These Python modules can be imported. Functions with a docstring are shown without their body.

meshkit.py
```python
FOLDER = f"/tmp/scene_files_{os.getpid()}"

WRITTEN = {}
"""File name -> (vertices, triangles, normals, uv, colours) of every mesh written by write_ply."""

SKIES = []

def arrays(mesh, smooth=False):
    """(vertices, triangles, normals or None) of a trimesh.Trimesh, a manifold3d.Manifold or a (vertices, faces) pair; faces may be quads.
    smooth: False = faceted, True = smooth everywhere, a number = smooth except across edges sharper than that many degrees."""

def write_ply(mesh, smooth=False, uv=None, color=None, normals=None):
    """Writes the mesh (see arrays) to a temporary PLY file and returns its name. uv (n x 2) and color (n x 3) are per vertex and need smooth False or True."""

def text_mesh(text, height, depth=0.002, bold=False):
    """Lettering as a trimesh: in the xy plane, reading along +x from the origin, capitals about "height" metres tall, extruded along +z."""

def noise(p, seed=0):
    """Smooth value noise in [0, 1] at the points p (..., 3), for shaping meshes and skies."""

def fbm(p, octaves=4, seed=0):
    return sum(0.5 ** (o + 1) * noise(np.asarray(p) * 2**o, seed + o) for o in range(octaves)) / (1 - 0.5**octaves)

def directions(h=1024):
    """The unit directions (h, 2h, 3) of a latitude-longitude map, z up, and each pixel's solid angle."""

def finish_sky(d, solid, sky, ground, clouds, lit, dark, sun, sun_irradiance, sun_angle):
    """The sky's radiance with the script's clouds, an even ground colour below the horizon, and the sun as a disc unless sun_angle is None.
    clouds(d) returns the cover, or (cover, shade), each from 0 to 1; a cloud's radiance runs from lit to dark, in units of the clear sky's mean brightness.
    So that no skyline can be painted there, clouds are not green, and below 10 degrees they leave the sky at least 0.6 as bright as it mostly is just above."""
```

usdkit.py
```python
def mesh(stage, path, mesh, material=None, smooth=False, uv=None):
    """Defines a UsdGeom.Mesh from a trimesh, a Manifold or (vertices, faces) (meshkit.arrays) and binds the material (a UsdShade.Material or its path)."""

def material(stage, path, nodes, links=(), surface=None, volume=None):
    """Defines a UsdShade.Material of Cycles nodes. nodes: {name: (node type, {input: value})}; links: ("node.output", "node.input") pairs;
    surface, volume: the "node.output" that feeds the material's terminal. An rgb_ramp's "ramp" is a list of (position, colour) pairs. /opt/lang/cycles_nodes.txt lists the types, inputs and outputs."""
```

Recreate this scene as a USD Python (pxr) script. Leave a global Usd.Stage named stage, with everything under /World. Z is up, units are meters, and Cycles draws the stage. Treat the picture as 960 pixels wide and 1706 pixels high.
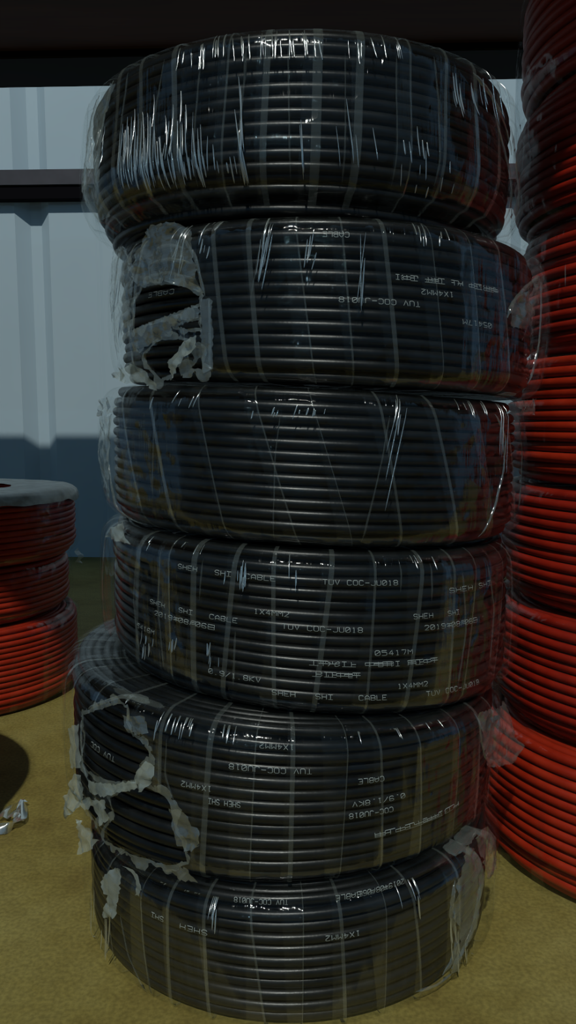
import math, random
import numpy as np
from scipy.spatial import Delaunay
from shapely.geometry import Polygon, Point
from shapely import contains_xy
import usdkit, meshkit
from pxr import Usd, UsdGeom, UsdLux, UsdShade, Gf, Sdf

stage = Usd.Stage.CreateInMemory()
UsdGeom.SetStageUpAxis(stage, 'Z'); UsdGeom.SetStageMetersPerUnit(stage, 1.0)
UsdGeom.Xform.Define(stage, '/World'); UsdGeom.Scope.Define(stage, '/World/Looks')
PI = math.pi

# ------------------------------------------------------------------ camera
FPX, EYE, PITCH = 1280.0, 0.29, math.atan(153 / 1280.0)
cam = UsdGeom.Camera.Define(stage, '/World/camera')
cam.CreateHorizontalApertureAttr(20.25); cam.CreateVerticalApertureAttr(36.0)
cam.CreateFocalLengthAttr(FPX / 960 * 20.25)
cam.CreateClippingRangeAttr(Gf.Vec2f(0.02, 100))
cam.AddTranslateOp().Set(Gf.Vec3d(0, 0, EYE)); cam.AddRotateXOp().Set(90 - math.degrees(PITCH))
cam.CreateExposureAttr(0.0)

# ------------------------------------------------------------------ light: dim cool hall, one far high-bay lamp behind, a far window
dome = UsdLux.DomeLight.Define(stage, '/World/hall_light')
dome.CreateIntensityAttr(1.0); dome.CreateColorAttr(Gf.Vec3f(0.015, 0.031, 0.050))
LAMP_AZ, LAMP_EL, LAMP_D = math.radians(-8), math.radians(52), 9.0
tgt = np.array([0, .45, .3])
lp = tgt + LAMP_D * np.array([math.sin(LAMP_AZ) * math.cos(LAMP_EL), -math.cos(LAMP_AZ) * math.cos(LAMP_EL), math.sin(LAMP_EL)])
lamp = UsdLux.SphereLight.Define(stage, '/World/bay_lamp')
lamp.CreateRadiusAttr(0.085); lamp.CreateIntensityAttr(6700.0); lamp.CreateColorAttr(Gf.Vec3f(0.97, 1.0, 0.92))
lamp.AddTranslateOp().Set(Gf.Vec3d(*lp))
lamp2 = UsdLux.SphereLight.Define(stage, '/World/far_bay_lamp')
lp2 = tgt + 11.0 * np.array([math.sin(math.radians(-14)) * math.cos(math.radians(19)), -math.cos(math.radians(-14)) * math.cos(math.radians(19)), math.sin(math.radians(19))])
lamp2.CreateRadiusAttr(0.020); lamp2.CreateIntensityAttr(4600.0); lamp2.CreateColorAttr(Gf.Vec3f(0.55, 0.88, 1.0))
lamp2.AddTranslateOp().Set(Gf.Vec3d(*lp2))
win = UsdLux.RectLight.Define(stage, '/World/far_window')
win.CreateWidthAttr(1.6); win.CreateHeightAttr(1.0); win.CreateIntensityAttr(0.22); win.CreateColorAttr(Gf.Vec3f(0.25, 0.70, 1.0))
wp = np.array([-1.2, -4.0, 1.6]); d = tgt - wp
win.AddTranslateOp().Set(Gf.Vec3d(*wp))
win.AddRotateZOp().Set(math.degrees(math.atan2(d[1], d[0])) - 90)
win.AddRotateXOp().Set(90 + math.degrees(math.atan2(d[2], math.hypot(d[0], d[1]))))

# ------------------------------------------------------------------ helpers
used = {}
def numbered(path):
    n = used.get(path, -1) + 1; used[path] = n
    return path if n == 0 else '%s_%03d' % (path, n)
def tag(p, label=None, cat=None, group=None, kind=None):
    p = p.GetPrim() if hasattr(p, 'GetPrim') else p
    for k, v in (('label', label), ('category', cat), ('group', group), ('kind', kind)):
        if v: p.SetCustomDataByKey(k, v)
    return p
def thing(name, label, cat, loc=(0, 0, 0), group=None):
    x = UsdGeom.Xform.Define(stage, numbered('/World/' + name)); x.AddTranslateOp().Set(Gf.Vec3d(*map(float, loc)))
    return tag(x, label, cat, group)
def obj(name, m, mat, parent=None, smooth=True, uv=None, label=None):
    base = str(parent.GetPath()) if parent else '/World'
    g = usdkit.mesh(stage, numbered(base + '/' + name), m, MAT[mat], smooth=smooth, uv=uv)
    g.CreateDoubleSidedAttr(True)
    return tag(g, label)
def joinm(ms):
    vs, fs, n = [], [], 0
    for v, f in ms:
        v = np.asarray(v, float); f = np.asarray(f, int)
        if f.shape[1] == 4: f = np.vstack([f[:, [0, 1, 2]], f[:, [0, 2, 3]]])
        vs.append(v); fs.append(f + n); n += len(v)
    return np.vstack(vs), np.vstack(fs)
def box(x0, x1, y0, y1, z0, z1, b=0.0015):
    import manifold3d as m3
    pts = []
    for x, sx in ((x0, 1), (x1, -1)):
        for y, sy in ((y0, 1), (y1, -1)):
            for z, sz in ((z0, 1), (z1, -1)):
                pts += [(x + sx * b, y + sy * b, z), (x + sx * b, y, z + sz * b), (x, y + sy * b, z + sz * b)]
    h = m3.Manifold.hull_points(np.array(pts)).to_mesh()
    return np.array(h.vert_properties[:, :3]), np.array(h.tri_verts)
def grid_faces(nu, nv, closed_v=False):
    i, j = np.meshgrid(np.arange(nu - 1), np.arange(nv if closed_v else nv - 1), indexing='ij')
    j2 = (j + 1) % nv
    q = np.stack([i * nv + j, (i + 1) * nv + j, (i + 1) * nv + j2, i * nv + j2], -1).reshape(-1, 4)
    return np.vstack([q[:, [0, 1, 2]], q[:, [0, 2, 3]]])
def n1(x, seed):
    x = np.asarray(x, float); return meshkit.noise(np.stack([x, 0 * x + seed * 7.31, 0 * x + .5], -1), seed) * 2 - 1
def n2(x, y, seed):
    x, y = np.broadcast_arrays(np.asarray(x, float), np.asarray(y, float))
    return meshkit.noise(np.stack([x, y, 0 * x + .37], -1), seed) * 2 - 1
def ray(px, py):
    u = (853 - py) / FPX
    return np.array([(px - 480) / FPX, math.cos(PITCH) + u * math.sin(PITCH), -math.sin(PITCH) + u * math.cos(PITCH)])

# ------------------------------------------------------------------ materials
MAT = {}
def mat(name, nodes, links, surface): MAT[name] = usdkit.material(stage, '/World/Looks/' + name, nodes, links, surface=surface)
def jacket(name, c1, c2, rough, spec, scale=60, bump=.1):
    mat(name, {'tc': ('texture_coordinate', {}), 'n': ('noise_texture', {'scale': scale, 'detail': 4}),
               'n2': ('noise_texture', {'scale': scale * 12, 'detail': 3}),
               'r': ('rgb_ramp', {'ramp': [(0.3, c1), (0.7, c2)]}),
               'b': ('bump', {'strength': bump, 'distance': 0.0005}),
               'rr': ('map_range', {'from_min': .3, 'from_max': .7, 'to_min': rough - .07, 'to_max': rough + .1}),
               'p': ('principled_bsdf', {'specular_ior_level': spec})},
        [('tc.object', 'n.vector'), ('tc.object', 'n2.vector'), ('n.fac', 'r.fac'), ('r.color', 'p.base_color'), ('n2.fac', 'b.height'), ('b.normal', 'p.normal'),
         ('n.fac', 'rr.value'), ('rr.result', 'p.roughness')], 'p.BSDF')
jacket('black_jacket', (.003, .0035, .0035), (.007, .008, .008), .33, .36)
jacket('red_jacket', (.24, .009, .003), (.33, .015, .004), .45, .3)
jacket('orange_jacket', (.30, .014, .003), (.40, .024, .005), .45, .3)
mat('print_ink', {'p': ('principled_bsdf', {'base_color': (.27, .30, .29), 'roughness': .6})}, [], 'p.BSDF')
def film(name, haze, rough, creases, strength, tint=(.985, .99, .988), hcol=(.70, .80, .73), gloss=(.16, .022), patches=(38, 30), coarse=.0022):
    """clear plastic film: see-through, a glossy skin, a little haze, and fine creases in patches (UV in metres: along the coil, around the wrap)"""
    mat(name, {'tc': ('texture_coordinate', {}), 'mp': ('mapping', {'scale': (creases[0], creases[1], 1)}), 'n': ('noise_texture', {'scale': 1.0, 'detail': 2}),
               'mp2': ('mapping', {'scale': (patches[0], patches[1], 1)}), 'nn': ('noise_texture', {'scale': 1.0, 'detail': 2}), 'ms': ('map_range', {'from_min': .46, 'from_max': .66, 'to_min': .10, 'to_max': 1.0, 'clamp': True}),
               'mu': ('math', {'math_type': 'multiply'}), 'b': ('bump', {'strength': strength, 'distance': 0.0012}), 'mp3': ('mapping', {'scale': (150, 60, 1)}), 'n3': ('noise_texture', {'scale': 1.0, 'detail': 1}), 'mu3': ('math', {'math_type': 'multiply'}), 'b3': ('bump', {'strength': 1.0, 'distance': coarse}),
               'fr': ('fresnel', {'IOR': 1.45}), 'fm': ('math', {'math_type': 'multiply_add', 'value2': gloss[0], 'value3': gloss[1]}), 't': ('transparent_bsdf', {'color': tint}), 'g': ('glossy_bsdf', {'color': (1, 1, 1), 'roughness': rough}),
               'm1': ('mix_closure', {}), 'df': ('diffuse_bsdf', {'color': hcol}), 'tl': ('translucent_bsdf', {'color': hcol}), 'm2': ('mix_closure', {'fac': .35}), 'm3': ('mix_closure', {'fac': haze})},
        [('tc.UV', 'mp.vector'), ('mp.vector', 'n.vector'), ('tc.UV', 'mp2.vector'), ('mp2.vector', 'nn.vector'), ('nn.fac', 'ms.value'), ('ms.result', 'mu.value1'), ('n.fac', 'mu.value2'), ('mu.value', 'b.height'),
         ('tc.UV', 'mp3.vector'), ('mp3.vector', 'n3.vector'), ('n3.fac', 'mu3.value1'), ('ms.result', 'mu3.value2'), ('mu3.value', 'b3.height'), ('b3.normal', 'b.normal'),
         ('b.normal', 'g.normal'), ('fr.fac', 'fm.value1'), ('fm.value', 'm1.fac'), ('t.BSDF', 'm1.closure1'), ('g.BSDF', 'm1.closure2'),
         ('df.BSDF', 'm2.closure1'), ('tl.BSDF', 'm2.closure2'), ('m1.closure', 'm3.closure1'), ('m2.closure', 'm3.closure2')], 'm3.closure')
film('clear_film', .004, .07, (620, 22), .8, gloss=(.09, .012))
film('loose_film', .005, .07, (700, 24), .9, gloss=(.06, .020))
film('red_film', .003, .09, (500, 22), .6, gloss=(.05, .010))
film('lip_film', .15, .08, (320, 240), .8, gloss=(.3, .10), coarse=.004)
film('crumpled_film', .11, .08, (320, 240), .8, gloss=(.3, .15), coarse=.004)
film('torn_film', .32, .10, (260, 220), .7, gloss=(.3, .14), coarse=.004)
film('pleat_film', .16, .16, (50, 30), .2, gloss=(.3, .60), coarse=.0)
film('hem_film', .055, .08, (420, 60), .8, gloss=(.10, .03))
mat('dusty_sheet', {'tc': ('texture_coordinate', {}), 'n': ('noise_texture', {'scale': 60, 'detail': 5}), 'r': ('rgb_ramp', {'ramp': [(.35, (.30, .27, .22)), (.65, (.62, .62, .56))]}), 'p': ('principled_bsdf', {'roughness': .28})}, [('tc.object', 'n.vector'), ('n.fac', 'r.fac'), ('r.color', 'p.base_color')], 'p.BSDF')
mat('wall_sheet', {'g': ('geometry', {}), 'n': ('noise_texture', {'scale': 3, 'detail': 5}), 'r': ('rgb_ramp', {'ramp': [(.3, (.39, .50, .575)), (.7, (.43, .54, .615))]}), 'p': ('principled_bsdf', {'roughness': .55, 'specular_ior_level': .3})},
    [('g.position', 'n.vector'), ('n.fac', 'r.fac'), ('r.color', 'p.base_color')], 'p.BSDF')
mat('girt_steel', {'g': ('geometry', {}), 'n': ('noise_texture', {'scale': 40, 'detail': 4}), 'r': ('rgb_ramp', {'ramp': [(.3, (.030, .029, .040)), (.7, (.044, .042, .056))]}), 'p': ('principled_bsdf', {'roughness': .6, 'metallic': .0})},
    [('g.position', 'n.vector'), ('n.fac', 'r.fac'), ('r.color', 'p.base_color')], 'p.BSDF')
mat('girt_groove', {'p': ('principled_bsdf', {'base_color': (.003, .0025, .004), 'roughness': .9, 'specular_ior_level': .1})}, [], 'p.BSDF')
mat('shelf_board', {'g': ('geometry', {}), 'mp': ('mapping', {'scale': (6, 60, 6)}), 'n': ('noise_texture', {'scale': 1, 'detail': 5}), 'r': ('rgb_ramp', {'ramp': [(.3, (.045, .012, .008)), (.7, (.075, .020, .012))]}), 'p': ('principled_bsdf', {'roughness': .8})},
    [('g.position', 'mp.vector'), ('mp.vector', 'n.vector'), ('n.fac', 'r.fac'), ('r.color', 'p.base_color')], 'p.BSDF')
mat('shelf_steel', {'p': ('principled_bsdf', {'base_color': (.004, .003, .003), 'roughness': .8, 'specular_ior_level': .2})}, [], 'p.BSDF')
mat('floor_concrete', {'g': ('geometry', {}), 'n': ('noise_texture', {'scale': 9, 'detail': 7, 'roughness': .62}), 'n2': ('noise_texture', {'scale': 420, 'detail': 3}), 'n3': ('noise_texture', {'scale': 55, 'detail': 4}),
                       'r': ('rgb_ramp', {'ramp': [(.28, (.150, .105, .026)), (.46, (.235, .186, .048)), (.72, (.30, .254, .082))]}), 'r2': ('rgb_ramp', {'ramp': [(.35, (.78, .78, .78)), (.65, (1.1, 1.1, 1.1))]}), 'r3': ('rgb_ramp', {'ramp': [(.3, (.82, .80, .78)), (.6, (1.0, 1.0, 1.0))]}),
                       'm': ('mix', {'mix_type': 'multiply', 'fac': 1.0}), 'm3': ('mix', {'mix_type': 'multiply', 'fac': .8}), 'b': ('bump', {'strength': .25, 'distance': .0006}), 'p': ('principled_bsdf', {'roughness': .62, 'specular_ior_level': .25})},
    [('g.position', 'n.vector'), ('g.position', 'n2.vector'), ('g.position', 'n3.vector'), ('n.fac', 'r.fac'), ('n2.fac', 'r2.fac'), ('n3.fac', 'r3.fac'), ('r.color', 'm.color1'), ('r2.color', 'm.color2'), ('m.color', 'm3.color1'), ('r3.color', 'm3.color2'),
     ('m3.color', 'p.base_color'), ('n2.fac', 'b.height'), ('b.normal', 'p.normal')], 'p.BSDF')

mat('aisle_concrete', {'p': ('principled_bsdf', {'base_color': (.05, .048, .045), 'roughness': .8})}, [], 'p.BSDF')
# ------------------------------------------------------------------ the setting: floor, corrugated back wall with a girt, a shelf overhead
tag(obj('floor', box(-3, 3, .10, 2.2, -.06, 0), 'floor_concrete', smooth=False), kind='structure')
tag(obj('floor_aisle', box(-6, 6, -7, 2.2, -.75, -.62), 'aisle_concrete', smooth=False), kind='structure')
YAW = math.radians(-2.2)
def turned(v, c=(0, 1.6)):
    v = np.array(v, float); x, y = v[:, 0] - c[0], v[:, 1] - c[1]
    v[:, 0], v[:, 1] = c[0] + x * math.cos(YAW) - y * math.sin(YAW), c[1] + x * math.sin(YAW) + y * math.cos(YAW)
    return v
def corrugated():
    prof, x = [], -2.55 + .0 - .0
    k0 = -.556
    xs = np.arange(k0 - 8 * .25, 2.3, .25)
    for a in xs:                                   # a groove is 70 mm wide at the face, 21 mm at the bottom, 20 mm deep
        prof += [(a, 0), (a + .025, .020), (a + .048, .020), (a + .070, 0)]
        for q in (.105, .165, .225): prof += [(a + q, .0), (a + q + .006, .0012), (a + q + .012, 0)] if q == .165 else []
    p = np.array(prof)
    n = len(p)
    ring = []
    for z in (0, 2.6):
        ring.append(np.c_[p[:, 0], 1.6 + p[:, 1], np.full(n, z)])
    back = [r + np.array([0, .0008, 0]) for r in ring]
    v = np.vstack(ring + back); f = []
    for i in range(n - 1):
        f += [(i, i + 1, n + i + 1, n + i), (2 * n + i + 1, 2 * n + i, 3 * n + i, 3 * n + i + 1)]
    return turned(v), np.array(f)
tag(obj('wall_back', corrugated(), 'wall_sheet', smooth=False), kind='structure')
gt = thing('wall_girt', 'dark grey steel girt running level across the pale corrugated wall', 'girt')
v, f = box(-2.4, 2.2, 1.574, 1.6, .754, .784, .001); obj('flange', (turned(v), f), 'girt_steel', gt, False)
v, f = box(-2.4, 2.2, 1.578, 1.6, .728, .753, .001); obj('groove', (turned(v), f), 'girt_groove', gt, False)
sh = thing('storage_shelf', 'dark brown shelf board overhead across the top of the picture', 'shelf')
def tb(*a): v, f = box(*a); return turned(v, (0, 1.09)), f
obj('board', tb(-1.35, 1.35, .232, 1.01, .748, .772), 'shelf_board', sh, False)
obj('beam', tb(-1.35, 1.35, 1.01, 1.095, .740, .80), 'shelf_steel', sh, False)
obj('beam', tb(-1.35, 1.35, .227, .232, .744, .80), 'shelf_steel', sh, False)
for x in (-1.35, 1.31):
    for y in (.232, 1.055): obj('post', tb(x, x + .04, y, y + .04, 0, .82), 'shelf_steel', sh, False)

# ------------------------------------------------------------------ stroke lettering for the print on the cables (4 x 6 cells)
FONT = {'A': '00-04-26-44-40 02-42', 'B': '00-06-36-45-44-33-03 33-42-41-30-00', 'C': '45-36-16-05-01-10-30-41', 'D': '00-06-26-44-42-20-00', 'E': '46-06-00-40 03-33', 'H': '00-06 40-46 03-43',
        'I': '06-46 26-20 00-40', 'J': '46-41-30-10-01', 'K': '00-06 46-03-40', 'L': '06-00-40', 'M': '00-06-23-46-40', 'O': '10-01-05-16-36-45-41-30-10', 'S': '45-36-16-05-04-13-33-42-41-30-10-01',
        'T': '06-46 26-20', 'U': '06-01-10-30-41-46', 'V': '06-20-46', 'X': '00-46 06-40', '0': '10-01-05-16-36-45-41-30-10 01-45', '1': '15-26-20 10-30', '2': '05-16-36-45-44-00-40',
        '4': '30-36-02-42', '5': '46-06-04-34-43-41-30-00', '6': '45-36-16-05-01-10-30-41-42-33-03', '7': '06-46-20', '8': '13-04-05-16-36-45-44-33-13-02-01-10-30-41-42-33', '9': '01-10-30-41-45-36-16-05-04-13-43',
        '/': '00-46', '-': '03-43', '.': '10-20', '年': '16-04 15-45 13-43-13-11 02-42 25-20', '月': '00-16-46-40 14-44 12-42', '日': '00-06-46-40-00 03-43', '光': '26-23 05-14 45-34 03-43 13-00 33-30-40',
        '用': '00-06-46-40 04-44 02-42 26-20', '工': '06-46 26-20 00-40', '平': '06-46 15-14 35-34 03-43 26-20', '江': '06-15 03-14 00-12 26-46 36-30 20-40', '正': '06-46 26-20 23-43 03-00 00-40', '中': '05-45-42-02-05 26-20', '上': '26-20 23-43 00-40', '电': '05-45-42-02-05 04-44 26-20-40'}

class Coil:
    """One coil of cable: a single continuous cable wound in rows, wound flat faces and an inner wall, and the wrapping around it."""
    def __init__(s, cx, cy, lo, hi, R=.1205, d=.0056, n=13, seed=1, loose=(), rf=None, foot=(.0034, .0006, 0), cb=.011, low=0.0):
        s.cx, s.cy, s.lo, s.hi, s.R, s.d, s.n, s.seed, s.loose = cx, cy, lo, hi, R, d, n, seed, dict(loose)
        s.h = n * d + .0024; s.rw = d / 2 * .985; s.Rf = rf or R + .0030; s.rin = .055; s.cb, s.low = cb, low
        s.nodes = []
        def row(j):
            e = n - 1 - j; return R - s.rw - (.0034 if e == 0 else .0006 if e == 1 else 0) - (foot[j] if j < len(foot) else 0) - s.loose.get(j, 0)
        zc = lambda j: .0012 + (j + .5) * d
        nf = int((R - .012 - s.rin) / d)
        for j in range(n): s.nodes.append((s.rin + s.rw + .001, zc(j), 48, 6))          # inner wall, upwards
        for i in range(nf): s.nodes.append((s.rin + .006 + (i + .5) * d, zc(n - 1), 90, 8))  # top face, outwards
        s.first = len(s.nodes)
        for j in range(n - 1, -1, -1): s.nodes.append((row(j), zc(j), 128, 10))               # outer wall, downwards: row index runs from the top
        for i in range(nf - 1, -1, -1): s.nodes.append((s.rin + .006 + (i + .5) * d, zc(0), 60, 8))
        s.nodes.append((s.rin + .02, zc(1), 48, 6))
        for j in range(1, n - 1): s.nodes.append((R - s.rw - .0052, zc(j) + d * .5 * (1 if j < n - 2 else 0), 60, 6))   # the layer below
        s.rz = np.array([(a, b) for a, b, _, _ in s.nodes])
    def centre(s, t):
        t = np.asarray(t, float); i = np.clip(np.floor(t).astype(int), 0, len(s.rz) - 1); j = np.minimum(i + 1, len(s.rz) - 1)
        u = np.clip((t - i - .90) / .10, 0, 1); u = (u * u * (3 - 2 * u))[..., None]
        p = s.rz[i] * (1 - u) + s.rz[j] * u
        r = p[..., 0] + .00035 * n1(t * 2.3, s.seed) + .0003 * n1(t * 7.1, s.seed + 3)
        z = p[..., 1] + .00045 * n1(t * 1.7 + 11, s.seed + 5) + .0002 * n1(t * 6.3 + 5, s.seed + 9)
        return r, np.clip(z, .0012 + s.rw, s.h - .0008 - s.rw)
    def warp(s, r, al, z):
        """local cylinder coordinates (al = 0 faces the camera, positive to the right) to the coil's own xyz, between its lower and upper contact planes"""
        x, y = r * np.sin(al), -r * np.cos(al)
        f = z / s.h
        return np.stack([x, y, (s.lo[0] + s.lo[1] * x + s.lo[2] * y) * (1 - f) + (s.hi[0] + s.hi[1] * x + s.hi[2] * y) * f - s.lo[0]], -1)
    def cable(s):
        ms = []
        i = 0
        while i < len(s.nodes):
            j = i
            while j < len(s.nodes) and s.nodes[j][2:] == s.nodes[i][2:]: j += 1
            seg, k = s.nodes[i][2], s.nodes[i][3]
            t = np.linspace(i, j - 1e-6, (j - i) * seg + 1)
            r, z = s.centre(t); ph = np.arange(k) * 2 * PI / k
            al = PI + 2 * PI * (t % 1.0)
            ms.append((s.warp(r[:, None] + s.rw * np.cos(ph), al[:, None] + 0 * ph, z[:, None] + s.rw * np.sin(ph)).reshape(-1, 3), grid_faces(len(t), k, True)))
            i = j
        return joinm(ms)
    def hit(s, px, py, R=None):
        """pixel to (al, z) on the coil's wrapped side"""
        R = R or s.Rf; dd = ray(px, py); o = np.array([-s.cx, -s.cy])
        a = dd[0] ** 2 + dd[1] ** 2; b = 2 * (o[0] * dd[0] + o[1] * dd[1]); c = o @ o - R * R
        disc = b * b - 4 * a * c
        extra = 0.0
        if disc < 0: tt = -b / (2 * a); extra = math.sqrt(c - b * b / (4 * a) + R * R) - R
        else: tt = (-b - math.sqrt(disc)) / (2 * a)
        x, y, z = dd[0] * tt - s.cx, dd[1] * tt - s.cy, EYE + dd[2] * tt
        lo = s.lo[0] + s.lo[1] * x + s.lo[2] * y; hi = s.hi[0] + s.hi[1] * x + s.hi[2] * y
        return math.atan2(x, -y), (z - lo) / (hi - lo) * s.h, extra
    def section(s, n=96):
        """closed profile (r, z) of the wrapping, resampled evenly; also the outward normal and running length"""
        z0, z1, p = .0005, s.h - .0003, []; c, k = .011, s.cb
        for ce, a0 in (((s.Rf - c, z1 - c), PI / 2), ((s.Rf - k, z0 + k), 0), ((s.rin - .001 + c, z0 + c), -PI / 2), ((s.rin - .001 + c, z1 - c), -PI)):
            cc = k if a0 == 0 else c
            for q in np.linspace(0, PI / 2, 9): p.append((ce[0] + cc * math.cos(a0 - q), ce[1] + cc * math.sin(a0 - q)))
        p = np.array(p); q = np.vstack([p, p[:1]]); L = np.r_[0, np.cumsum(np.linalg.norm(np.diff(q, axis=0), axis=1))]
        # finer on the outer half
        start = .0; tl = np.linspace(0, L[-1], n + 1)
        r, z = np.interp(tl, L, q[:, 0]), np.interp(tl, L, q[:, 1])
        dr, dz = np.gradient(r), np.gradient(z); ln = np.hypot(dr, dz); nr, nz = -dz / ln, dr / ln
        return r, z, nr, nz, tl
    def wrapping(s, N=37, slant=0.0, amp=.00022, zones=(), holes=(), fine=1, hem=1.0, flare=()):
        rng = np.random.default_rng(s.seed + 100)
        r, z, nr, nz, tl = s.section(76 * fine)
        ms, uvs, hm, hu = [], [], [], []
        W = 2 * PI / N; mid = np.interp(s.h / 2, [0, 1], [0, 1])
        polys = [Polygon(h).buffer(0) for h in holes]
        zz = (z - s.h / 2)
        for k in range(N):
            a0 = k * W + rng.uniform(-.12, .12) * W; tilt = slant + rng.uniform(-.6, .6)
            w = W * rng.uniform(1.12, 1.4)
            cols = list(np.linspace(0, 1, 13 * fine))
            q = hem * (rng.uniform(.04, .13) if rng.random() < .8 else .03)
            layers = [(cols, 0.0), ([1 - q, 1 - q * .5, 1.0], .0004)]
            for us, off in layers:
                u = np.array(us)[:, None]; sl = tl[None, :]
                al = a0 + w * u + tilt * zz[None, :] * (r[None, :] > .08)
                arc = al * s.R
                wr = amp * (n2(arc * 330, sl * 16, s.seed) + .7 * n2(arc * 800, sl * 30, s.seed + 2))
                for za, zw, zm in zones:
                    g = np.exp(-((al - za) / zw) ** 2); wr = wr + zm * g * (n2(arc * 260, sl * 200, s.seed + 7) + .5 * n2(arc * 600, sl * 500, s.seed + 8))
                zf = np.clip(z / s.h, 0, 1); belly = ((.0012 - .5 * s.low) * np.sin(PI * zf) + s.low * np.sin(PI * zf ** .55) ** 2)[None, :] * (r[None, :] > s.Rf - .006) * (1 + .6 * n1(al * 3.0, s.seed + 4))
                for fa, fwid, famt in flare: belly = belly + famt * np.exp(-(((al + PI) % (2 * PI) - PI - fa) / fwid) ** 2) * np.sin(PI * zf)[None, :] ** .7 * (r[None, :] > s.Rf - .006)
                # the wrapping stays within the contact faces above and below
                o = (.0001 + .0005 * u + off + wr + .00025) * (np.where(np.abs(nz) > .8, .25, 1.0) * np.clip(np.minimum(z, s.h - z) / .010, .25, 1))[None, :] + belly
                al_ = al + 0 * o; rr, z_ = r[None, :] + nr[None, :] * o, z[None, :] + nz[None, :] * o
                v = s.warp(rr, al_, np.clip(z_, 0.0002, s.h)).reshape(-1, 3); f = grid_faces(len(us), len(r))
                if polys:
                    ca = al_.reshape(-1)[f].mean(1); cz = z_.reshape(-1)[f].mean(1); cr = rr.reshape(-1)[f].mean(1)
                    ca = (ca + PI) % (2 * PI) - PI
                    keep = np.ones(len(f), bool)
                    for P in polys: keep &= ~(contains_xy(P, ca * s.Rf, cz) & (cr > .09))
                    f = f[keep]
                (ms if off == 0 else hm).append((v, f)); (uvs if off == 0 else hu).append(np.stack([arc + 0 * sl, sl + 0 * arc + k * .37], -1).reshape(-1, 2))
        return (joinm(ms), np.vstack(uvs)), (joinm(hm), np.vstack(hu))
    def radius(s, z):
        """how far out the wrapping lies at height z, round shoulders and belly included"""
        z = np.asarray(z, float); k, c = s.cb, .011; zb, zt = .0005, s.h - .0003
        r = np.where(z < zb + k, s.Rf - k + np.sqrt(np.maximum(k * k - (zb + k - z) ** 2, 0)), np.where(z > zt - c, s.Rf - c + np.sqrt(np.maximum(c * c - (z - zt + c) ** 2, 0)), s.Rf))
        zf = np.clip(z / s.h, 0, 1)
        return r + ((.0012 - .5 * s.low) * np.sin(PI * zf) + s.low * np.sin(PI * zf ** .55) ** 2)
    def poly(s, pts): return [(a * s.Rf, z) for a, z, e in (s.hit(*p) for p in pts)]
    def rim(s, pts, seed, wide=.0045):
        """the stretched, whitened lip of film round a torn hole"""
        P = Polygon(s.poly(pts)).buffer(0); rng = np.random.default_rng(seed); out = P.buffer(.0009)
        for q in np.arange(0, P.length, .0035):
            b = P.exterior.interpolate(q); rad = rng.choice([.0008, .0016, .0030, .0046], p=[.4, .3, .2, .1])
            out = out.union(Point(b.x + rng.normal(0, .001), b.y + rng.normal(0, .001)).buffer(rad, 3))
        out = out.simplify(.0003).difference(P.buffer(-.0005)); out = max(out.geoms, key=lambda g: g.area) if out.geom_type != 'Polygon' else out
        return s.patch(None, seed, .0006, .0014, step=.0012, P=out)
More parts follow.
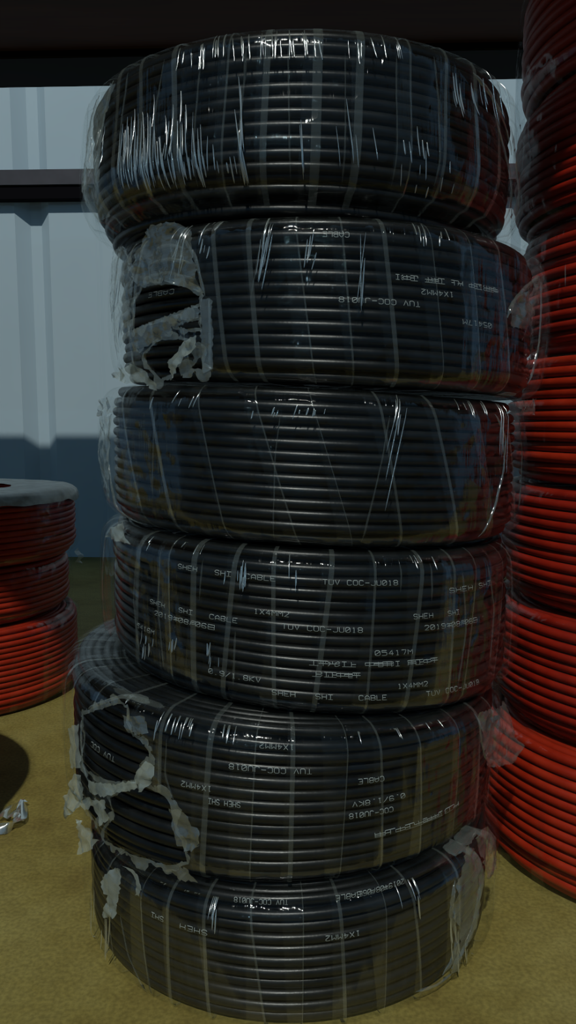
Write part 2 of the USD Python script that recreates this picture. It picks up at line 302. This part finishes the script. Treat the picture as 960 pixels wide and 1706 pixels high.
    def ridge(s, path, w, seed, lift=.0006):
        """a gathered fold of film standing proud of the wrap"""
        h = np.array([s.hit(*p) for p in path]); t = np.r_[0, np.cumsum(np.hypot(np.diff(h[:, 0]) * s.Rf, np.diff(h[:, 1])))]
        n = max(int(t[-1] / .0016), 6); q = np.linspace(0, t[-1], n); sm = np.hanning(7); sm /= sm.sum()
        def ip(c): x = np.interp(q, t, c); e = np.r_[np.full(3, x[0]), x, np.full(3, x[-1])]; y = np.convolve(e, sm, 'valid'); y[0], y[-1] = x[0], x[-1]; return y
        A, Z, E = ip(h[:, 0]) * s.Rf, np.clip(ip(h[:, 1]), .001, s.h - .001), np.minimum(ip(h[:, 2]), .004)
        A = A + w * .5 * n1(q * 160, seed); D = np.stack([np.gradient(A), np.gradient(Z)], 1); D /= np.linalg.norm(D, axis=1, keepdims=True) + 1e-12
        ww = w * (.55 + .45 * n1(q * 120, seed + 1) * .8 + .2) * np.clip(np.minimum(q, t[-1] - q) / .004, .15, 1); phi = np.linspace(-PI / 2, PI / 2, 9)
        sd = ww[:, None] * np.sin(phi); a = A[:, None] - D[:, 1:] * sd; z = Z[:, None] + D[:, :1] * sd
        crk = .35 * w * n2(q[:, None] * 700, phi * 1.5, seed + 2)
        r = s.radius(z) + E[:, None] + lift + ww[:, None] * .9 * np.cos(phi) + crk
        return (s.warp(r, a / s.Rf, z).reshape(-1, 3), grid_faces(n, 9)), np.stack([a, z], -1).reshape(-1, 2)
    def patch(s, pts, seed, lift=.0012, crumple=.0014, step=.0016, curl=.0, fold=260, P=None):
        """a piece of loose film lying over the side of the coil"""
        h = [s.hit(*p) for p in pts] if P is None else [(0, 0, 0)]
        al = np.array([a for a, _, _ in h]); z = np.array([b for _, b, _ in h]); ex = np.array([c for _, _, c in h])
        if P is None: P = Polygon(np.c_[al * s.Rf, z]).buffer(0)
        if P.geom_type != 'Polygon': P = max(P.geoms, key=lambda g: g.area)
        x0, y0, x1, y1 = P.bounds
        rng = np.random.default_rng(seed)
        B = np.array([g.interpolate(q).coords[0] for g in (P.exterior, *P.interiors) for q in np.arange(0, g.length, step * .8)])
        B += rng.normal(0, step * .22, B.shape)
        G = np.stack(np.meshgrid(np.arange(x0, x1, step), np.arange(y0, y1, step)), -1).reshape(-1, 2); G = G + rng.uniform(-.3, .3, G.shape) * step
        G = G[contains_xy(P.buffer(-step * .45), G[:, 0], G[:, 1])]
        Q = np.vstack([B, G]); T = Delaunay(Q).simplices; c = Q[T].mean(1); PB = (P if P.interiors else Polygon(B)).buffer(1e-5); T = T[contains_xy(PB, c[:, 0], c[:, 1])]
        E = np.array([np.average(ex, weights=1 / ((al * s.Rf - q[0]) ** 2 + (z - q[1]) ** 2 + 1e-7)) for q in Q])
        edge = np.array([P.exterior.distance(Point(q)) for q in Q])
        rid = lambda f, q: 1 - 2 * np.abs(n2((Q[:, 0] + .4 * Q[:, 1]) * f, (Q[:, 1] - .3 * Q[:, 0]) * f, q))
        o = lift + E + crumple * (.9 * rid(fold * .55, seed) + .55 * rid(fold * 1.3, seed + 1)) + curl * np.exp(-edge / .003)
        Q[:, 1] = np.clip(Q[:, 1], -.012, s.h + .004)
        v = s.warp(s.radius(np.clip(Q[:, 1], .012, s.h - .008)) + np.maximum(o, .0008), Q[:, 0] / s.Rf, Q[:, 1])
        return (v, T), Q.copy()
    def pleats(s, clusters, seed):
        """fine raised pleats in the film: thin half-round ridges that swell towards one end"""
        rng = np.random.default_rng(seed); ms, uvs = [], []
        for (x0, y0, x1, y1, cnt, lmin, lmax) in clusters:
            for _ in range(cnt):
                px, py = rng.uniform(x0, x1), rng.uniform(y0, y1); L = rng.uniform(lmin, lmax)
                a, z, _e = s.hit(px, py); lean = rng.normal(0, .05) + SLANT.get(s.seed, 0)
                zs = np.clip(z + L * np.linspace(1, 0, 12), .002, s.h - .002); q = np.linspace(0, 1, 12)
                w = rng.uniform(.00018, .00046) * (.35 + .65 * np.sin(PI * np.clip(q, 0, .999)) ** .5) * np.where(q > .97, .3, 1)
                up = .0004 + rng.uniform(.0012, .0028) * q ** 2 * np.minimum(1, L / .012)
                phi = np.linspace(-PI / 2, PI / 2, 7)
                off = lean * (zs - z)
                A = a + (off[:, None] + w[:, None] * np.sin(phi)) / s.Rf; Rr = s.radius(zs)[:, None] + up[:, None] + w[:, None] * np.cos(phi)
                v = s.warp(Rr, A, zs[:, None] + 0 * A).reshape(-1, 3); ms.append((v, grid_faces(12, 7))); uvs.append(np.stack([A * s.Rf, zs[:, None] + 0 * A], -1).reshape(-1, 2))
        return joinm(ms), np.vstack(uvs)
    def letters(s, p0, p1, text, flip=False, size=.0023, row=None):
        """print along the cable from pixel p0 to pixel p1, on whichever turn runs there"""
        a0, z0, _ = s.hit(*p0, R=s.R); a1, z1, _ = s.hit(*p1, R=s.R)
        if flip: a0, a1 = a1, a0
        zc = s.hit((p0[0] + p1[0]) / 2, (p0[1] + p1[1]) / 2, R=s.R)[1]
        am = (a0 + a1) / 2; k = np.arange(s.n); tt = s.first + k + ((am - PI) / (2 * PI)) % 1.0
        k = int(np.argmin(np.abs(s.centre(tt)[1] - zc)))
        ms = []; per = (a1 - a0) / len(text); hw = .00016
        for i, ch in enumerate(text):
            if ch not in FONT: continue
            wide = .98 if ord(ch) > 255 else .72
            for stroke in FONT[ch].split(' '):
                pts = [(int(q[0]) / 4 * wide, int(q[1]) / 6 - .5) for q in stroke.split('-')]
                P = []
                for (xa, ya), (xb, yb) in zip(pts, pts[1:]): P += [(xa + (xb - xa) * q, ya + (yb - ya) * q) for q in (0, .5)]
                P.append(pts[-1]); P = np.array(P)
                A = a0 + per * (i + P[:, 0]); H = P[:, 1] * size * (-1 if flip else 1)
                X = np.stack([A * s.R, H], 1); D = np.gradient(X, axis=0); D /= np.linalg.norm(D, axis=1, keepdims=True) + 1e-12
                N = np.stack([-D[:, 1], D[:, 0]], 1) * hw
                both = np.concatenate([X + N, X - N])
                A2 = both[:, 0] / s.R; ph = both[:, 1] / s.rw + .16
                r, z = s.centre(s.first + k + ((A2 - PI) / (2 * PI)) % 1.0)
                v = s.warp(r + (s.rw + .00006) * np.cos(ph), A2, z + (s.rw + .00006) * np.sin(ph)); m = len(X); j = np.arange(m - 1)
                ms.append((v, np.stack([j, j + 1, m + j + 1, m + j], 1)))
        return ms

# ------------------------------------------------------------------ the stack of six black coils
def plane(z, deg_x=0.0, deg_y=0.0, c=(0, 0)): return (z, math.tan(math.radians(deg_x)), math.tan(math.radians(deg_y)))
# contact planes, as height at the stack's axis (x = .01, y = .478) and slope to the right
IF = [(0.0, 0), (.0672, 1.4), (.1470, -4.2), (.2295, -2.6), (.3060, -2.4), (.3830, -1.4), (.4645, 0)]
def shifted(i, cx, up):
    z, s = IF[i]; t = math.tan(math.radians(s)); return (z + t * (cx - .01) + up, t, 0.0)
centres = [(.0002, .457), (-.0030, .473), (.0132, .478), (.0152, .4789), (.0221, .4776), (.0075, .4815)]
black_labels = ['film-wrapped black cable coil on the floor, bottom of the tall stack',
                'black cable coil with a big ragged hole in its film, second from the floor',
                'black cable coil with the most white printing, third from the floor in the tall stack',
                'neatly wound black cable coil with even pale ridges, fourth from the floor',
                'black cable coil with crumpled torn film at upper left, just under the top coil',
                'film-wrapped black cable coil with bright glints, topmost of the tall stack']
HOLES = {1: [[(147, 1187), (201, 1169), (217, 1179), (215, 1196), (226, 1221), (247, 1235), (257, 1254), (238, 1275), (236, 1296), (197, 1302), (163, 1287), (147, 1275)],
             [(190, 1325), (217, 1310), (251, 1306), (280, 1321), (292, 1337), (299, 1379), (313, 1412), (317, 1433), (280, 1440), (217, 1417), (180, 1396), (182, 1375), (195, 1358)],
             [(151, 1342), (170, 1333), (178, 1342), (172, 1358), (163, 1367)]],
         4: [[(231, 504), (244, 479), (262, 475), (292, 473), (317, 479), (340, 494), (340, 510), (292, 527), (229, 554)],
             [(296, 546), (317, 537), (340, 533), (340, 550), (317, 550)],
             [(246, 592), (271, 567), (300, 564), (321, 569), (308, 587), (296, 604), (294, 625), (271, 633), (250, 608)],
             [(318, 615), (342, 617), (340, 590)]]}
RIDGES = {0: [([(765, 1398), (790, 1425), (797, 1460), (790, 1500), (784, 1540), (768, 1575), (750, 1612)], .0024), ([(755, 1465), (745, 1520), (757, 1560), (748, 1600), (735, 1622)], .0016), ([(785, 1378), (812, 1392), (818, 1430), (806, 1462)], .0022), ([(690, 1650), (725, 1640), (752, 1618)], .0010),
              ([(205, 1520), (218, 1590), (246, 1655)], .0006), ([(238, 1500), (244, 1580), (255, 1655)], .0006)],
          1: [([(795, 1190), (797, 1230), (803, 1262), (820, 1268), (838, 1258), (848, 1242)], .0011), ([(140, 1206), (143, 1270), (152, 1300)], .0010), ([(280, 1230), (278, 1290), (296, 1340)], .0006), ([(170, 1120), (210, 1135), (260, 1170)], .0008), ([(150, 1180), (190, 1163), (235, 1172)], .0010)],
          2: [([(668, 935), (665, 985)], .0006), ([(718, 938), (716, 1000)], .0006), ([(768, 950), (772, 1050), (760, 1140)], .0007), ([(810, 940), (818, 1010), (812, 1100)], .0007), ([(232, 905), (228, 1000), (236, 1090)], .0006), ([(270, 912), (268, 1010), (276, 1110)], .0006), ([(395, 1050), (390, 1140)], .0008), ([(340, 930), (335, 1000)], .0005)],
          3: [([(823, 690), (838, 730), (832, 790), (818, 850), (800, 895)], .0010), ([(648, 692), (636, 760), (620, 830), (603, 905)], .0006), ([(468, 690), (460, 760), (455, 905)], .0004), ([(190, 690), (186, 770), (198, 850), (225, 885)], .0014), ([(262, 680), (258, 830)], .0005), ([(860, 690), (864, 760), (860, 850)], .0007)],
          4: [([(893, 460), (868, 482), (848, 505), (840, 530)], .0016), ([(897, 470), (893, 560), (878, 640)], .0012), ([(352, 500), (353, 560), (350, 620)], .0009), ([(225, 405), (215, 480), (208, 560)], .0012), ([(440, 385), (430, 440), (420, 500)], .0005), ([(850, 665), (862, 672), (876, 668)], .0016), ([(202, 420), (196, 520), (200, 600)], .0010),
              ([(300, 385), (330, 430), (345, 495)], .0012), ([(245, 400), (232, 470), (228, 550)], .0012), ([(255, 440), (285, 432), (325, 440)], .0010), ([(250, 462), (285, 455), (330, 466)], .0010), ([(262, 415), (285, 408), (312, 415)], .0010)],
          5: [([(787, 122), (815, 160), (838, 210), (846, 260)], .0013), ([(722, 95), (728, 180), (724, 310)], .0007), ([(190, 135), (178, 190), (172, 260), (170, 340)], .0011), ([(168, 160), (156, 200), (150, 270), (152, 340)], .0012), ([(275, 100), (264, 180), (258, 310)], .0006), ([(412, 80), (404, 200), (400, 300)], .0008), ([(335, 100), (325, 310)], .0006),
              ([(846, 210), (853, 290), (854, 370)], .0014), ([(215, 120), (208, 200), (206, 310)], .0007), ([(820, 190), (838, 280), (846, 370)], .0009), ([(480, 80), (484, 300)], .0005), ([(575, 90), (572, 305)], .0005), ([(660, 90), (655, 310)], .0005)]}
# pieces of loose film: (kind, outline, lift, crumple)
TORN = {0: [('torn_film', [(184, 1454), (209, 1437), (215, 1462), (213, 1492), (205, 1523), (189, 1519), (195, 1483), (184, 1469)], .003, .002),
            ('torn_film', [(211, 1431), (240, 1454), (247, 1467), (242, 1487), (234, 1485), (237, 1462)], .003, .0015),
            ('crumpled_film', [(773, 1402), (792, 1426), (797, 1453), (789, 1488), (788, 1510), (781, 1542), (768, 1570), (754, 1613), (741, 1616), (751, 1580), (760, 1545), (745, 1525), (754, 1469), (765, 1440)], .0012, .0016),
            ('crumpled_film', [(785, 1375), (800, 1370), (818, 1395), (816, 1445), (803, 1460), (797, 1430)], .001, .0014)],
        1: [('torn_film', [(128, 1210), (142, 1204), (146, 1275), (132, 1277)], .0022, .0012),
            ('torn_film', [(145, 1283), (161, 1296), (163, 1317), (150, 1340), (130, 1358), (127, 1335), (135, 1310)], .004, .003),
            ('torn_film', [(161, 1296), (197, 1302), (238, 1294), (240, 1306), (205, 1317), (180, 1323), (163, 1317)], .002, .0016),
            ('torn_film', [(236, 1290), (255, 1262), (262, 1265), (270, 1285), (262, 1300), (248, 1312)], .003, .0025),
            ('torn_film', [(152, 1330), (160, 1322), (192, 1325), (196, 1355), (183, 1370), (178, 1350), (170, 1335), (157, 1345)], .003, .0025),
            ('torn_film', [(150, 1358), (163, 1372), (180, 1392), (165, 1412), (149, 1416)], .004, .0025),
            ('crumpled_film', [(295, 1337), (313, 1337), (330, 1362), (344, 1375), (340, 1400), (317, 1410), (303, 1383)], .003, .003),
            ('crumpled_film', [(280, 1440), (317, 1435), (338, 1460), (313, 1456)], .003, .002),
            ('crumpled_film', [(215, 1187), (250, 1191), (255, 1216), (242, 1219), (224, 1217)], .002, .002),
            ('crumpled_film', [(788, 1183), (828, 1165), (836, 1222), (858, 1240), (840, 1262), (812, 1274), (796, 1272), (790, 1238)], .003, .0014)],
        2: [('torn_film', [(188, 895), (195, 880), (213, 868), (214, 885), (225, 905), (203, 900)], .002, .002)],
        3: [('crumpled_film', [(185, 668), (199, 662), (218, 666), (206, 687), (197, 694), (183, 694)], .003, .003),
            ('crumpled_film', [(178, 694), (195, 694), (193, 790), (195, 840), (185, 820), (177, 760)], .002, .0012),
            ('crumpled_film', [(842, 669), (878, 664), (876, 690), (855, 690)], .003, .002)],
        4: [('crumpled_film', [(265, 380), (300, 372), (325, 385), (342, 490), (317, 479), (290, 472), (262, 476), (244, 480), (235, 450), (250, 400)], .002, .003),
            ('crumpled_film', [(196, 420), (215, 410), (235, 450), (230, 500), (226, 560), (205, 590), (195, 520)], .0015, .0012),
            ('crumpled_film', [(229, 556), (292, 529), (340, 512), (341, 531), (317, 536), (294, 545), (300, 562), (270, 566), (247, 590), (232, 585)], .002, .002),
            ('crumpled_film', [(342, 500), (360, 500), (362, 560), (360, 618), (345, 622), (343, 560)], .002, .001),
            ('torn_film', [(205, 628), (240, 606), (262, 622), (278, 640), (275, 652), (255, 640), (232, 640)], .004, .003),
            ('torn_film', [(296, 604), (320, 572), (340, 560), (342, 580), (318, 600), (300, 634)], .003, .0025),
            ('crumpled_film', [(896, 457), (882, 473), (853, 493), (839, 516), (842, 532), (839, 544), (866, 549), (858, 569), (873, 532), (887, 504)], .0015, .0018)],
        5: [('lip_film', [(170, 172), (188, 145), (198, 142), (182, 200), (178, 300), (172, 360), (156, 372), (150, 300), (153, 220)], .0008, .0012)]}
PRINT = {0: [((385, 1515), (480, 1523), 'TUV COC-JU018', True), ((560, 1513), (605, 1511), 'CABLE', True), ((540, 1561), (600, 1559), '1X4MM2', True), ((297, 1540), (345, 1549), 'SHEH', True), ((250, 1519), (272, 1529), 'SHI', True), ((600, 1500), (680, 1488), '2019年08月06日', True)],
         1: [((430, 1239), (490, 1241), '1X4MM2', True), ((378, 1289), (520, 1303), 'TUV COC-JU018', True), ((595, 1300), (640, 1297), 'CABLE', True), ((300, 1318), (352, 1326), '1X4MM2', True), ((585, 1337), (675, 1331), '0.9/1.8KV', True),
             ((580, 1359), (655, 1355), 'COC-JU018', True), ((625, 1382), (765, 1350), '光工江用电平正中上用', True), ((345, 1345), (400, 1352), 'SHEH SHI', True), ((150, 1236), (190, 1256), 'TUV COC', True)],
         2: [((297, 950), (462, 976), 'SHEH   SHI  CABLE', False), ((538, 978), (665, 984), 'TUV COC-JU018', False), ((250, 1004), (398, 1038), 'SHEH   SHI   CABLE', False), ((423, 1024), (484, 1029), '1X4MM2', False), ((470, 1046), (607, 1052), 'TUV COC-JU018', False),
             ((257, 1029), (357, 1052), '2019年08月06日', False), ((690, 1033), (768, 1026), 'SHEH   SHI', False), ((708, 1050), (795, 1041), '2019年08月06日', False), ((625, 1092), (690, 1089), '05417M', False), ((228, 1053), (258, 1063), '5416M', False),
             ((515, 1112), (730, 1106), '工平光江上 中电用江 用正中平', False), ((520, 1133), (602, 1133), '上江正中电平', False), ((348, 1122), (437, 1136), '0.9/1.8KV', False), ((663, 1146), (715, 1142), '1X4MM2', False),
             ((453, 1161), (648, 1167), 'SHEH   SHI    CABLE', False), ((712, 1161), (800, 1147), 'TUV COC-JU018', False), ((750, 983), (820, 975), 'SHEH SHI', False)],
         4: [((660, 449), (830, 481), '电用平江正中 光上 工用平 正中江', True), ((700, 478), (756, 486), '1X4MM2', True), ((562, 506), (700, 518), 'TUV COC-JU018', True), ((535, 396), (582, 399), 'CABLE', True), ((770, 537), (820, 542), '05417M', True), ((245, 489), (290, 489), 'CABLE', True)]}
SLANT = {5 * 13 + 2: -.08, 3 * 13 + 2: .25, 4 * 13 + 2: .12}
# clusters of pleats: x0, y0, x1, y1 (where the lower ends lie), how many, shortest and longest (m)
PLEATS = {5: [(205, 270, 275, 322, 40, .008, .032), (275, 280, 345, 315, 28, .006, .028), (225, 200, 340, 290, 18, .006, .02), (335, 285, 420, 308, 12, .004, .016), (300, 108, 345, 126, 9, .006, .013), (355, 95, 420, 108, 9, .008, .014), (430, 96, 540, 104, 16, .008, .014), (545, 100, 670, 112, 9, .006, .012),
              (500, 270, 600, 300, 7, .010, .030), (620, 255, 740, 310, 8, .004, .014), (750, 175, 810, 200, 12, .006, .016), (815, 180, 850, 230, 6, .012, .03), (155, 200, 182, 300, 12, .004, .012), (405, 250, 412, 308, 6, .02, .04), (690, 290, 760, 330, 6, .003, .006)],
          4: [(335, 420, 350, 434, 5, .003, .007), (345, 372, 362, 386, 3, .004, .007), (425, 400, 447, 500, 8, .012, .03), (690, 390, 708, 416, 6, .004, .009), (725, 395, 748, 412, 4, .003, .007), (505, 430, 520, 470, 4, .006, .014), (590, 500, 606, 524, 3, .02, .035), (190, 470, 215, 590, 8, .01, .03), (290, 400, 345, 490, 10, .008, .02)],
          3: [(420, 690, 540, 700, 12, .002, .006), (640, 690, 660, 730, 5, .005, .012), (600, 700, 640, 900, 3, .03, .05), (750, 680, 810, 700, 8, .003, .008), (820, 740, 840, 860, 4, .02, .04), (250, 672, 330, 684, 5, .003, .008)],
          2: [(370, 960, 420, 986, 12, .005, .011), (240, 1070, 262, 1100, 9, .004, .009), (280, 1080, 300, 1098, 4, .004, .009), (345, 1090, 372, 1112, 5, .004, .009), (690, 935, 730, 950, 5, .003, .008), (480, 960, 500, 985, 3, .006, .012), (240, 900, 340, 930, 8, .003, .009)],
          1: [(255, 1208, 320, 1232, 14, .004, .010), (590, 1214, 606, 1240, 4, .005, .011), (655, 1208, 672, 1232, 5, .004, .010), (370, 1225, 400, 1240, 4, .004, .009), (690, 1205, 750, 1225, 5, .003, .007), (200, 1160, 245, 1180, 6, .003, .007)],
          0: [(250, 1456, 272, 1474, 6, .003, .007), (298, 1468, 330, 1480, 8, .003, .007), (350, 1515, 368, 1560, 6, .006, .014), (600, 1480, 700, 1530, 6, .006, .02), (740, 1545, 790, 1620, 10, .006, .016), (150, 1530, 190, 1640, 8, .01, .03)]}
SET = {0: dict(slant=-.5, hem=.6, flare=[(1.15, .35, .004)]), 1: dict(slant=.3, fine=2, hem=.7, flare=[(-1.3, .3, .002)]), 2: dict(slant=.5, flare=[(-1.35, .3, .0035), (1.3, .3, .003)]), 3: dict(slant=-2.2, N=27, hem=.45, flare=[(-1.35, .3, .004), (1.3, .25, .002)]),
       4: dict(slant=-1.2, fine=2, hem=.7, flare=[(1.25, .35, .005), (-1.35, .25, .003)]), 5: dict(slant=.2, amp=.00042, hem=1.2, zones=[(-1.2, .16, .0011)], flare=[(1.25, .3, .003), (-1.35, .3, .002)])}
LOOSE = {0: [(3, .0012), (8, .001)], 1: [(4, .0016), (9, .0012)], 2: [(9, .0018), (3, .001)], 3: [], 4: [(9, .002), (3, .0012)], 5: [(4, .001), (10, .0012)]}
for i, (cx, cy) in enumerate(centres):
    lo, hi = shifted(i, cx, .0002), shifted(i + 1, cx, -.0004)
    c = Coil(cx, cy, lo, hi, seed=i * 13 + 2, loose=LOOSE[i], **({5: dict(foot=(.036, .021, .009, .0015), cb=.030, low=.003, n=14), 1: dict(R=.1290), 2: dict(n=14), 0: dict(n=11, foot=(.001, 0, 0), cb=.006)}.get(i, {})))
    t = thing('black_cable_coil', black_labels[i], 'cable coil', (cx, cy, lo[0]), 'black cable coils in the tall stack')
    cb = obj('cable', c.cable(), 'black_jacket', t)
    if i in PRINT:
        for p0, p1, text, fl in PRINT[i]:
            ms = c.letters(p0, p1, text, fl)
            if ms: obj('printed_lettering', joinm(ms), 'print_ink', cb)
    (m, uv), (hm, hu) = c.wrapping(holes=[c.poly(h) for h in HOLES.get(i, [])], **SET[i])
    fw = obj('film_wrap', m, 'loose_film' if i == 5 else 'clear_film', t, uv=uv)
    obj('film_edges', hm, 'hem_film', fw, uv=hu)
    m, uv = c.pleats(PLEATS[i], 40 + i); tag(obj('film_pleats', m, 'pleat_film', fw, uv=uv), kind='stuff')
    for k, (path, w) in enumerate(RIDGES.get(i, [])):
        m, uv = c.ridge(path, w, 700 + i * 30 + k); obj('film_fold', m, 'crumpled_film' if w > .00085 else 'hem_film', fw, uv=uv)
    for k, h in enumerate(HOLES.get(i, [])):
        m, uv = c.rim(h, 900 + i * 10 + k); obj('torn_lip', m, 'lip_film', fw, uv=uv)
    for k, (kind, outline, lift, cr) in enumerate(TORN.get(i, [])):
        m, uv = c.patch(outline, 500 + i * 20 + k, lift, cr)
        obj('torn_flap' if kind == 'torn_film' else 'crumpled_fold', m, kind, fw, uv=uv)

# ------------------------------------------------------------------ red coils: a taller stack on the right, a low one behind on the left
zr = [0, .0940, .1720, .2500, .3300, .4095, .4840, .5640]
rc = [(.2525, .508), (.262, .512), (.266, .514), (.268, .512), (.2745, .516), (.268, .512), (.270, .512)]
pos = ['on the floor', 'second from the floor', 'third from the floor', 'fourth from the floor', 'fifth from the floor', 'second from the top', 'topmost, close under the shelf']
for i, (cx, cy) in enumerate(rc):
    n = 14 if i == 0 else 12
    c = Coil(cx, cy, (zr[i] + .0002, 0, 0), (zr[i + 1] - .0004, 0, 0), R=.1185, d=.0066, n=n, foot=(.009, .0035, .001), cb=.015, seed=200 + i * 7, loose=[((i * 5) % 7 + 2, .0022), ((i * 3) % 5 + 4, .0012)], rf=.1205)
    t = thing('red_cable_coil', 'film-wrapped red cable coil in the right stack, ' + pos[i], 'cable coil', (cx, cy, zr[i] + .0002), 'red cable coils in the right stack')
    obj('cable', c.cable(), 'red_jacket' if i % 3 else 'orange_jacket', t)
    (m, uv), (hm, hu) = c.wrapping(N=25, slant=.4, amp=.00012); fw = obj('film_wrap', m, 'red_film', t, uv=uv)
    for k, (path, w) in enumerate({5: [([(885, 165), (884, 200), (886, 235), (890, 255)], .0006), ([(914, 108), (904, 130), (899, 152)], .0005)], 4: [([(920, 338), (908, 352), (904, 372)], .0005), ([(946, 440), (946, 478)], .0005)], 3: [([(893, 828), (884, 838)], .0006)],
                                     2: [([(860, 1022), (858, 1046)], .0006)], 1: [([(866, 1128), (884, 1136)], .0005)]}.get(i, [])):
        m, uv = c.ridge(path, w, 1200 + i * 10 + k); obj('film_fold', m, 'crumpled_film', fw, uv=uv)
zl = [0, .0885, .1475, .2200]
left = [(-.352, .815), (-.360, .818), (-.350, .815)]
lp_ = ['on the floor, lowest of the low left stack', 'thin middle one of the low left stack', 'with a pale dusty top, uppermost of the low left stack']
for i, (cx, cy) in enumerate(left):
    n = (15, 10, 12)[i]
    c = Coil(cx, cy, (zl[i] + .0002, 0, 0), (zl[i + 1] - .0004, 0, 0), R=.1185, d=.0058, n=n, foot=(.007, .002, 0), cb=.013, seed=300 + i * 7, loose=[(4, .001)], rf=.1205)
    t = thing('red_cable_coil', 'orange-red cable coil ' + lp_[i], 'cable coil', (cx, cy, zl[i] + .0002), 'red cable coils in the left stack')
    obj('cable', c.cable(), 'orange_jacket', t)
    (m, uv), (hm, hu) = c.wrapping(N=25, slant=.4, amp=.00012); fw = obj('film_wrap', m, 'red_film', t, uv=uv)
    if i == 2:                                         # a pale dusty sheet lies over the top and hangs a little over the edge
        a = np.linspace(0, 2 * PI, 161); rr = np.array([.052, .056, .075, .095, .108, .1165, .1205, .1222, .1226]); ov = .004 + .007 * meshkit.noise(np.stack([np.cos(a) * 6, np.sin(a) * 6, 0 * a], -1), 5)
        zz = np.stack([np.full(161, c.h + .0002)] * 5 + [np.full(161, c.h - .0012), np.full(161, c.h - .0045), c.h - .006 - ov * .4, c.h - .006 - ov], 1) + .0010 * n2(np.cos(a)[:, None] * 4 + rr * 90, np.sin(a)[:, None] * 4 + 0 * rr, 31)
        v = np.stack([rr * np.sin(a)[:, None], -rr * np.cos(a)[:, None], zz], -1).reshape(-1, 3)
        obj('top_sheet', (v, grid_faces(161, 9)), 'dusty_sheet', t, label='pale dusty plastic sheet over the top of the coil')
    if i == 1:
        m, uv = c.patch([(117, 918), (124, 912), (133, 926), (130, 940), (118, 936)], 77, .002, .002); obj('torn_flap', m, 'torn_film', fw, uv=uv)

# two more black coils stand just outside the left edge; the loose end of their film lies in view on the floor
for i in range(2):
    cx, cy = (-.337, .478) if i == 0 else (-.343, .474)
    c = Coil(cx, cy, (i * .076 + .0002, 0, 0), (i * .076 + .0756, 0, 0), seed=400 + i)
    t = thing('black_cable_coil', ('black cable coil at the left edge whose loose film end trails on the floor', 'black cable coil lying on another beyond the left edge of the picture')[i], 'cable coil', (cx, cy, i * .076 + .0002), 'black cable coils by the left edge')
    obj('cable', c.cable(), 'black_jacket', t)
    (m, uv), _ = c.wrapping(); fw = obj('film_wrap', m, 'clear_film', t, uv=uv)
    if i == 0:
        ms, uvs = [], []
        for pts, wd in (([(-30, 1392), (10, 1388), (24, 1384), (34, 1372), (40, 1345)], .0045), ([(4, 1372), (14, 1360), (28, 1350), (40, 1342)], .004), ([(20, 1372), (30, 1364), (36, 1368), (30, 1376)], .004)):
            P = np.array([[*(np.array([0, 0, EYE]) + ray(*p) * (-EYE / ray(*p)[2]))[:2]] for p in pts])
            q = np.linspace(0, len(P) - 1, 26); C = np.stack([np.interp(q, range(len(P)), P[:, k]) for k in (0, 1)], 1)
            T = np.gradient(C, axis=0); T /= np.linalg.norm(T, axis=1, keepdims=True); Nn = np.stack([-T[:, 1], T[:, 0]], 1)
            u = np.linspace(-1, 1, 7)
            tw = q * 2.1
            xy = C[:, None, :] + Nn[:, None, :] * (u * wd)[None, :, None] * np.cos(tw * .5)[:, None, None]
            zz = .0045 + wd * .8 * u[None, :] * np.sin(tw * .5)[:, None] + .0008 * np.cos(u * 3)[None, :]
            v = np.concatenate([xy - [cx, cy], zz[..., None] - .0002], -1).reshape(-1, 3)
            ms.append((v, grid_faces(26, 7))); uvs.append(np.stack([q[:, None] * .01 + 0 * u, u * wd + 0 * q[:, None]], -1).reshape(-1, 2))
        tag(obj('trailing_film', joinm(ms), 'pleat_film', fw, uv=np.vstack(uvs)), 'shiny twisted film end on the floor')
